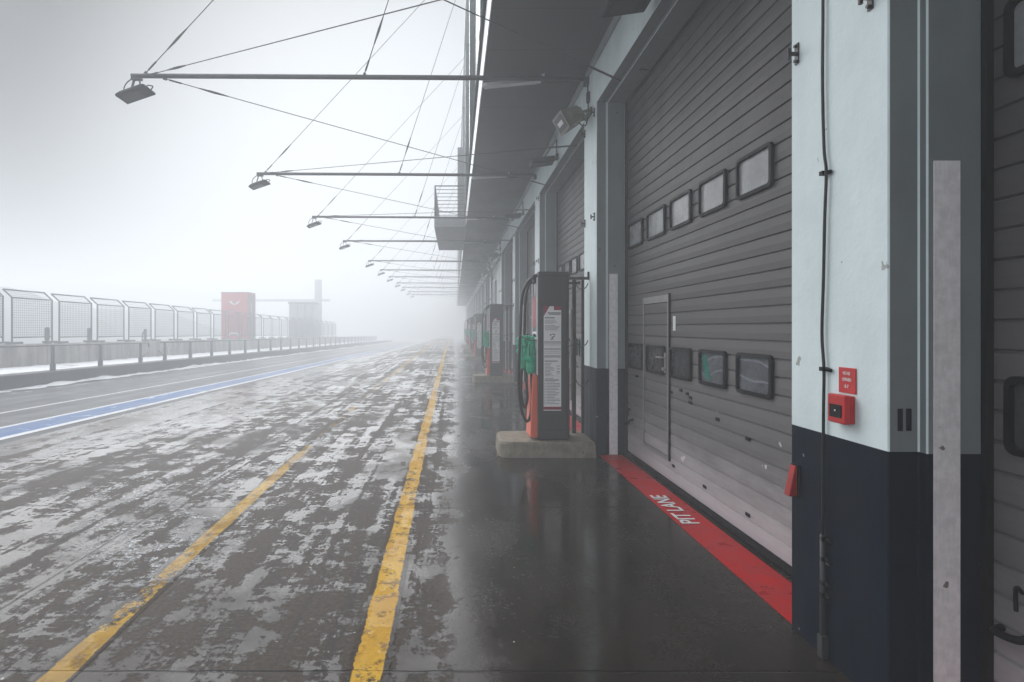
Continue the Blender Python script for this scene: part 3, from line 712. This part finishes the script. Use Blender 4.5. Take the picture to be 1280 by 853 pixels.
    for yn, dx, s in ((ya-.01, -.055, 1.0), (yb, -.115, .86)):
        b = MB(); X = x0+dx; pts = []; rr = []
        rn = random.Random(int(s*100))
        for k in range(19):                # crumpled green sleeve round the grip
            u = k/18; pts.append((X - .018*math.sin(u*3.0) + .012*rn.uniform(-1,1), yn + .008*rn.uniform(-1,1), 1.535-.48*u*s))
            rr.append((.034+.030*math.sin(min(1,u*1.35)*math.pi*.62))*(1+.14*rn.uniform(-1,1)) * (1 if u < .97 else .8))
        b.tube(pts, rr, 9)
        b.tube(bez([(X-.01,yn,1.50),(X-.045,yn,1.535),(X-.085,yn,1.50),(X-.09,yn,1.38),(X-.075,yn,1.22)]), [.02+.008*math.sin(q) for q in range(41)], 8)
        b.build('nozzle', M['green'], t)
        b = MB(); b.tube(bez([(X+.0,yn,1.50),(X+.03,yn,1.56),(X+.05,yn,1.53)]), .013, 8); b.tube(bez([(X-.03,yn-.04,1.44),(X-.04,yn-.06,1.36),(X-.03,yn-.05,1.24),(X-.01,yn-.04,1.2)]), .007, 6); b.build('nozzle_spout', M['iron'], t)
    b = MB(); b.tube([(x0+.02,y0+.04,1.49),(x0-.09,y0+.03,1.485),(x0-.24,y0+.06,1.56)], .005, 6); b.build('hose_hook', M['iron'], t)
    return t
def make_rack(y, lab):
    t = thing('hose_rack', (1.70, y+.72, .2), lab, 'rack', 'pipe racks behind the fuel pumps')
    for x, w in ((1.645,.027), (1.765,.02)):
        MB().box(x-w, x+w, y+.62, y+.62+2*w, .2, 2.31).build('post', M['brown'], t, bev=.004)
    b = MB().box(1.50, 1.852, y+.62, y+.66, 2.312, 2.35).box(1.83,1.853,y+.62,y+.66,2.35,2.42); b.tube([(1.56,y+.6,2.26),(1.72,y+.6,2.27)], .016, 6); b.build('top_arm', M['brown'], t)
    for z in (2.22, 1.44, .90):
        b = MB()
        for xa, xb in ((1.47,1.64), (1.66,1.83)):
            b.tube(bez([(xa,y+.6,z+.05),(xa+.03,y+.59,z-.015),((xa+xb)/2,y+.59,z-.045),(xb-.03,y+.59,z-.015),(xb,y+.6,z+.04)], 5), .007, 6)
        b.build('chain', M['cable'], t)
    return t
PY = [7.51, 17.86, 30.0, 40.4, 50.8]
nm = ('nearest', 'second', 'third', 'fourth', 'fifth')
pl_l = lambda k: 'concrete plinth with a rounded end under the %s fuel pump%s' % (nm[k], ', rust stained and pitted' if k == 0 else ' from the camera')
pu_l = lambda k: '%s grey fuel pump%s' % (nm[k], (' with green nozzles, looped black hoses and a long white notice', ' with white notice and orange lower panel, standing just past the first', ' from the camera, pale in the fog', ' from the camera, mostly hidden behind the third', ' from the camera, only its hoses showing faintly in fog')[k])
ra_l = lambda k: 'brown pipe rack with hanging chains between the %s fuel pump and its pillar' % nm[k]
a0, b0, c0 = make_plinth(PY[0], pl_l(0)), make_pump(PY[0], pu_l(0)), make_rack(PY[0], ra_l(0))
for k in range(1, len(PY)):
    off = (0, PY[k]-PY[0], 0)
    for src, lb in ((a0, pl_l), (b0, pu_l), (c0, ra_l)):
        if src is c0 and k > 2: continue
        c = copy_tree(src, None, off); c['label'] = lb(k)

# ------------------------------------------------------------------ far side of the pit lane
def shear(b):
    b.v = [(v[0], v[1], v[2]-.0108*(v[1]-9)) for v in b.v]; return b
YE = 118
b = MB(); b.prism([(-12.4,0),(-12.4,.39),(-12.44,.41),(-12.9,.41),(-12.9,0)], 'y', -12, YE); shear(b)
tag(b.build('kerb_wall', M['kerb'], None, (-12.6, 0, gz(-12.6, 0))), 'low dark concrete kerb wall along the far edge of the pit lane', 'kerb wall')
rn = random.Random(5)                      # ploughed snow: ridge along the foot of the kerb, and the strip behind it
b = MB(); ys = [-10+.35*i for i in range(362)]; prof = (-12.02, -12.14, -12.26, -12.398)
for y in ys:
    amp = max(.15, .55+.45*math.sin(y*.7)+.5*rn.uniform(-1,1)); 
    for k, x in enumerate(prof):
        b.v.append((x + (rn.uniform(-.14,.10) if k == 0 else 0), y, gz(-9, y)+.003 + (0, .022, .05, .07)[k]*amp*rn.uniform(.6,1.3)))
for j in range(len(ys)-1):
    for k in range(3): b.face((j*4+k, j*4+k+1, (j+1)*4+k+1, (j+1)*4+k), 0, True)
tag(b.build('snow_ridge', M['snow']), kind='structure')
b = MB(); xs = [-12.9, -13.6, -14.4, -15.45]
for y in ys:
    for x in xs: b.v.append((x, y, gz(-9, y)+.40+rn.uniform(-.012,.02)))
for j in range(len(ys)-1):
    for k in range(3): b.face((j*4+k, j*4+k+1, (j+1)*4+k+1, (j+1)*4+k), 0, True)
tag(b.build('snow_strip', M['snow']), kind='structure')
b = MB(); b.prism([(-15.45,0),(-15.48,1.16),(-15.52,1.2),(-15.9,1.2),(-15.95,1.16),(-15.95,0)], 'y', -12, YE); shear(b)
tag(b.build('pit_wall', M['pitwall'], None, (-15.7, 0, gz(-15, 0))), 'long stained concrete pit wall carrying the mesh fence panels', 'wall')
# railing on the kerb with an opening
rl = thing('railing', (-12.65, 18.6, gz(-12.6, 18.6)), 'low grey pipe railing on the kerb wall with a gap between two posts', 'railing')
XR = -12.62; zt = 1.2
def rz(y): return gz(-12.6, y)
posts = [13.6, 16.1, 18.6, 21.1, 23.8, 25.8] + [28.3+2.47*i for i in range(28)]
for y in posts:
    MB().box(XR-.04, XR+.04, y-.035, y+.035, rz(y)+.41, rz(y)+zt-.02).box(XR-.06, XR+.06, y-.055, y+.055, rz(y)+.41, rz(y)+.62).build('post', M['rail'], rl)
b = MB(); b.tube([(XR,y,rz(y)+zt) for y in (11, 18, 24.2)] + bez([(XR,24.3,rz(24)+zt),(XR,24.42,rz(24)+zt-.03),(XR,24.46,rz(24)+zt-.14),(XR,24.46,rz(24)+zt-.2)], 3)[1:], .025, 8)
b.tube([(XR,23.85,rz(24)+.62),(XR,24.5,rz(24)+.82)], .018, 6); b.build('top_rail', M['rail'], rl)
b = MB(); b.tube([(XR,y,rz(y)+zt) for y in (25.4, 60, 97)], .025, 8); b.tube([(XR,25.75,rz(25.8)+.6),(XR,25.25,rz(25.8)+.86)], .018, 6); b.build('top_rail', M['rail'], rl)
MB().box(XR-.02, XR+.02, 26.15, 26.32, rz(26)+.62, rz(26)+1.0).build('white_plate', M['wht'], rl)
# mesh fence panels
def make_panel(y, lab):
    z = gz(-15, y); X = -15.62; t = thing('fence_panel', (X, y, z+1.2), lab, 'fence panel', 'mesh fence panels on the pit wall')
    L = 2.08; zb, zm = z+1.235, z+2.85; b = MB()
    for yy in (y, y+L): b.tube([(X,yy,zb),(X,yy,zm),(X-.31,yy,zm+.29)], .033, 6)
    b.tube([(X,y,zm),(X,y+L,zm)], .028, 6); b.tube([(X-.31,y,zm+.29),(X-.31,y+L,zm+.29)], .03, 6); b.tube([(X,y,zb+.2),(X,y+L,zb+.2)], .024, 6)
    b.build('frame', M['fence'], t)
    b = MB(); k = 0; r = .0042
    for i in range(1, 16): z_ = zb+.2+(zm-zb-.2)*i/16; b.box(X-r, X+r, y+.03, y+L-.03, z_-r, z_+r)
    for i in range(1, 21): yy = y+L*i/21; b.box(X-r, X+r, yy-r, yy+r, zb+.2, zm-.02)
    for i in range(1, 4): f = i/4; b.box(X-.31*f-r, X-.31*f+r, y+.03, y+L-.03, zm+.29*f-r, zm+.29*f+r)
    b.build('wire_mesh', M['fence'], t)
    for ya, yb in ((y-.19, y+.42), (y+L-.42, y+L+.19)): MB().box(X-.1, X+.1, ya, yb, z+1.203, z+1.275).build('foot_plate', M['fence'], t, bev=.008)
    return t
F0 = 18.4
fl = lambda k: ('mesh fence panel cut off by the left edge of the photo' if k == 0 else '%s whole mesh fence panel from the left edge, standing on the pit wall' % (['first']+ORD[1:])[k-1]) if k < 8 else '%s mesh fence panel from the left edge, %s' % (ORD[k-1], 'in front of the red booth' if k < 13 else 'fading out in the fog')
fp = make_panel(F0, fl(0))
for k in range(1, 24):
    c = copy_tree(fp, None, (0, 2.5*k, -.0108*2.5*k)); c['label'] = fl(k)
# clamps and taps standing on the wall beside some panels
def make_marker(y, lab, tap):
    z = gz(-15, y)+1.2; t = thing('marker_board', (-15.6, y, z), lab, 'marker', 'markers on the pit wall')
    b = MB(); b.prism(rrect(y-.13, y+.13, z+.10, z+.62, .09), 'x', -15.53, -15.50); b.build('board', M['rail'], t)
    MB().box(-15.56,-15.44,y-.16,y+.16,z+.003,z+.0998).build('base', M['fence'], t, bev=.01)
    if tap:
        b = MB(); b.tube(bez([(-15.5,y-.3,z+.01),(-15.5,y-.3,z+.35),(-15.5,y-.22,z+.45),(-15.5,y-.14,z+.36)]), .03, 6); b.build('hooked_pipe', M['rail'], t)
    return t
make_marker(22.55, 'grey round-topped board at the foot of the first whole fence panel', False)
make_marker(25.15, 'grey round-topped board at the foot of the second whole fence panel', False)
make_marker(29.7, 'grey board with a hooked pipe at the foot of the fourth fence panel', True)
# booths and gantry beyond the wall
z = gz(-15, 46.5)
t = thing('red_booth', (-17.2, 47, z), 'tall red timing booth with a white winged emblem beyond the fence', 'booth')
x0, x1, ya, yb = -18.25, -16.2, 46.3, 48.2
MB().box(x0, x1, ya, yb, z, z+4.8).build('body', M['boothred'], t, bev=.04)
MB().box(x1+.001, x1+.02, ya+.1, yb-.05, z+.2, z+4.7).build('side_panel', M['boothside'], t)
b = MB(); b.box(x0-.02, x1+.04, ya-.02, yb+.03, z+4.802, z+4.85); b.build('roof', M['boothside'], t)
b = MB(); cx, cz = -17.2, z+4.02
for s in (-1, 1):
    pts = [(cx+s*.03, cz-.17),(cx+s*.20, cz-.12),(cx+s*.36, cz+.02),(cx+s*.44, cz+.2),(cx+s*.30, cz+.08),(cx+s*.26, cz+.14),(cx+s*.16, cz-.02),(cx+s*.02, cz-.08)]
    b.prism(pts, 'y', ya-.02, ya-.006)
b.build('emblem', M['wht'], t)
b = MB()
for k in range(14): b.box(x1+.021, x1+.03, ya+.85, ya+.98, z+1.3+k*.2, z+1.39+k*.2)
b.build('marker_dots', M['wht'], t)
b = MB(); b.prism([(-17.7,z+1.45),(-17.55,z+1.7),(-16.95,z+1.7),(-16.8,z+1.45),(-16.9,z+1.4),(-17.05,z+1.55),(-17.45,z+1.55),(-17.6,z+1.4)], 'y', ya-.02, ya-.006); b.build('lower_mark', M['guard'], t)
z = gz(-15, 67.7)
t = thing('dark_booth', (-17.5, 68, z), 'dark control booth with pale windows under the gantry, faint in fog', 'booth')
x0, x1, ya, yb = -18.9, -16.2, 67.7, 70.2
MB().box(x0, x1, ya, yb, z, z+3.4).build('body', M['boothdark'], t)
MB().box(x0+.1, x1-.1, ya+.1, yb-.1, z+3.402, z+5.0).build('window_band', M['pane_up'], t)
b = MB()
for x in (x0+.02, x0+.9, x0+1.75, x1-.12): b.box(x, x+.1, ya, ya+.099, z+3.402, z+5.0)
b.build('mullion', M['boothdark'], t)
MB().box(x0-.1, x1+.1, ya-.1, yb+.1, z+5.002, z+5.25).build('roof', M['boothdark'], t)
z = gz(-15, 72)
t = thing('start_gantry', (-15.8, 72, z), 'tall pale gantry mast with a thin beam reaching over the track, faint in fog', 'gantry')
MB().box(-17.0, -16.25, 72, 72.7, z, z+8.2).build('mast', M['pale'], t)
MB().box(-29.5, -17.01, 72.2, 72.45, z+5.55, z+5.8).box(-16.24, -15.2, 72.2, 72.45, z+5.55, z+5.8).build('beam', M['pale'], t)
MB().box(-26.6, -26.0, 72.46, 73.0, z, z+5.8).build('far_leg', M['balc'], t)

# wooded hillside far off to the left
b = MB(); nx, ny = 60, 14; rn = random.Random(11)
def ridge(y): return 10.0 - 6.5*max(0, min(1, (y-48)/100)) + 1.2*(math.sin(y*.13)-1)*.5 + .4*math.sin(y*.37)
for i in range(nx+1):
    y = -15 + 132*i/nx
    for j in range(ny+1):
        u = j/ny; x = -40-70*u
        b.v.append((x + rn.uniform(-1,1), y + rn.uniform(-1,1), gz(-9, y) - .5 + ridge(y)*math.sin(min(1, u*4.5)*math.pi/2)*(1 if j else 0) + (rn.uniform(-.9,.3) if j > 1 else 0)))
for i in range(nx):
    for j in range(ny): q = i*(ny+1)+j; b.face((q, q+ny+1, q+ny+2, q+1), 0, False)
tag(b.build('hills', M['wood']), kind='structure')

# ------------------------------------------------------------------ fog
HAZE = .0185
b = MB(); b.box(-150, 62, -26, 128, -6, 11.6)
hz = tag(b.build('haze', []), kind='stuff')
hm = bpy.data.materials.new('fog'); hm.use_nodes = True; nt = hm.node_tree; nt.nodes.clear()
o = nt.nodes.new('ShaderNodeOutputMaterial'); pv = nt.nodes.new('ShaderNodeVolumePrincipled')
pv.inputs['Color'].default_value = (.945,.972,1.0,1); pv.inputs['Density'].default_value = HAZE; pv.inputs['Anisotropy'].default_value = .28
nt.links.new(pv.outputs[0], o.inputs['Volume']); hz.data.materials.append(hm)

# ------------------------------------------------------------------ sky, sun, camera
EL, AZ = 37, -23          # sun ahead of the camera, a little to the left (degrees from +Y towards +X)
w = bpy.data.worlds.new('World'); S.world = w; w.use_nodes = True; nt = w.node_tree; nt.nodes.clear()
out = nt.nodes.new('ShaderNodeOutputWorld'); bg = nt.nodes.new('ShaderNodeBackground'); sk = nt.nodes.new('ShaderNodeTexSky')
sk.sky_type = 'NISHITA'; sk.sun_disc = False; sk.sun_elevation = R_(EL); sk.sun_rotation = R_(AZ); sk.dust_density = 2.5; sk.air_density = 1.2; sk.ozone_density = 1
hs = nt.nodes.new('ShaderNodeHueSaturation'); hs.inputs['Saturation'].default_value = 1.0; hs.inputs['Value'].default_value = .06
nt.links.new(sk.outputs[0], hs.inputs['Color'])
tc = nt.nodes.new('ShaderNodeTexCoord'); sx = nt.nodes.new('ShaderNodeSeparateXYZ'); nt.links.new(tc.outputs['Generated'], sx.inputs[0])
mr = nt.nodes.new('ShaderNodeMapRange'); mr.interpolation_type = 'SMOOTHSTEP'; mr.inputs[1].default_value = .1; mr.inputs[2].default_value = -.8; mr.inputs[3].default_value = 0; mr.inputs[4].default_value = 1
nt.links.new(sx.outputs['Y'], mr.inputs[0])
rear_fill = nt.nodes.new('ShaderNodeMix'); rear_fill.data_type = 'RGBA'; rear_fill.blend_type = 'ADD'; nt.links.new(mr.outputs[0], rear_fill.inputs[0]); nt.links.new(hs.outputs[0], rear_fill.inputs[6]); rear_fill.inputs[7].default_value = (21, 22.6, 24, 1)  # brightness added to the sky behind the camera, lifts camera-facing surfaces
dp = nt.nodes.new('ShaderNodeVectorMath'); dp.operation = 'DOT_PRODUCT'; nt.links.new(tc.outputs['Generated'], dp.inputs[0])
gd = Vector((math.sin(R_(-4))*math.cos(R_(10)), math.cos(R_(-4))*math.cos(R_(10)), math.sin(R_(10)))); dp.inputs[1].default_value = gd
gr = nt.nodes.new('ShaderNodeMapRange'); gr.interpolation_type = 'SMOOTHSTEP'; gr.inputs[1].default_value = math.cos(R_(34)); gr.inputs[2].default_value = math.cos(R_(4)); gr.inputs[3].default_value = 0; gr.inputs[4].default_value = 1
nt.links.new(dp.outputs['Value'], gr.inputs[0])
gl = nt.nodes.new('ShaderNodeMix'); gl.data_type = 'RGBA'; gl.blend_type = 'ADD'; nt.links.new(gr.outputs[0], gl.inputs[0]); nt.links.new(rear_fill.outputs[2], gl.inputs[6]); gl.inputs[7].default_value = (15, 15.8, 16.6, 1)
nt.links.new(gl.outputs[2], bg.inputs['Color']); bg.inputs['Strength'].default_value = .05
nt.links.new(bg.outputs[0], out.inputs[0])
sd = bpy.data.lights.new('sun', 'SUN'); sd.energy = 5; sd.angle = R_(75); sd.color = (.985, .99, 1)
so = bpy.data.objects.new('sun', sd); C.objects.link(so)
d = Vector((math.sin(R_(AZ))*math.cos(R_(EL)), math.cos(R_(AZ))*math.cos(R_(EL)), math.sin(R_(EL))))
so.rotation_euler = d.to_track_quat('Z', 'Y').to_euler(); so.location = d*30
cd = bpy.data.cameras.new('camera'); cd.sensor_width = 36; cd.lens = 36*740/1280; cd.shift_x = 72/1280; cd.shift_y = -16.5/1280
cd.clip_start = .05; cd.clip_end = 2000
co = bpy.data.objects.new('camera', cd); C.objects.link(co); co.location = (0, 0, 1.65); co.rotation_euler = (R_(90), 0, 0); S.camera = co

S.view_settings.view_transform = 'Standard'; S.view_settings.look = 'None'; S.view_settings.exposure = 0.22; S.view_settings.gamma = 1
S.render.engine = 'CYCLES'; cy = S.cycles
cy.max_bounces = 10; cy.diffuse_bounces = 4; cy.glossy_bounces = 3; cy.volume_bounces = 8; cy.transparent_max_bounces = 6
cy.use_denoising = True; cy.sample_clamp_indirect = 8
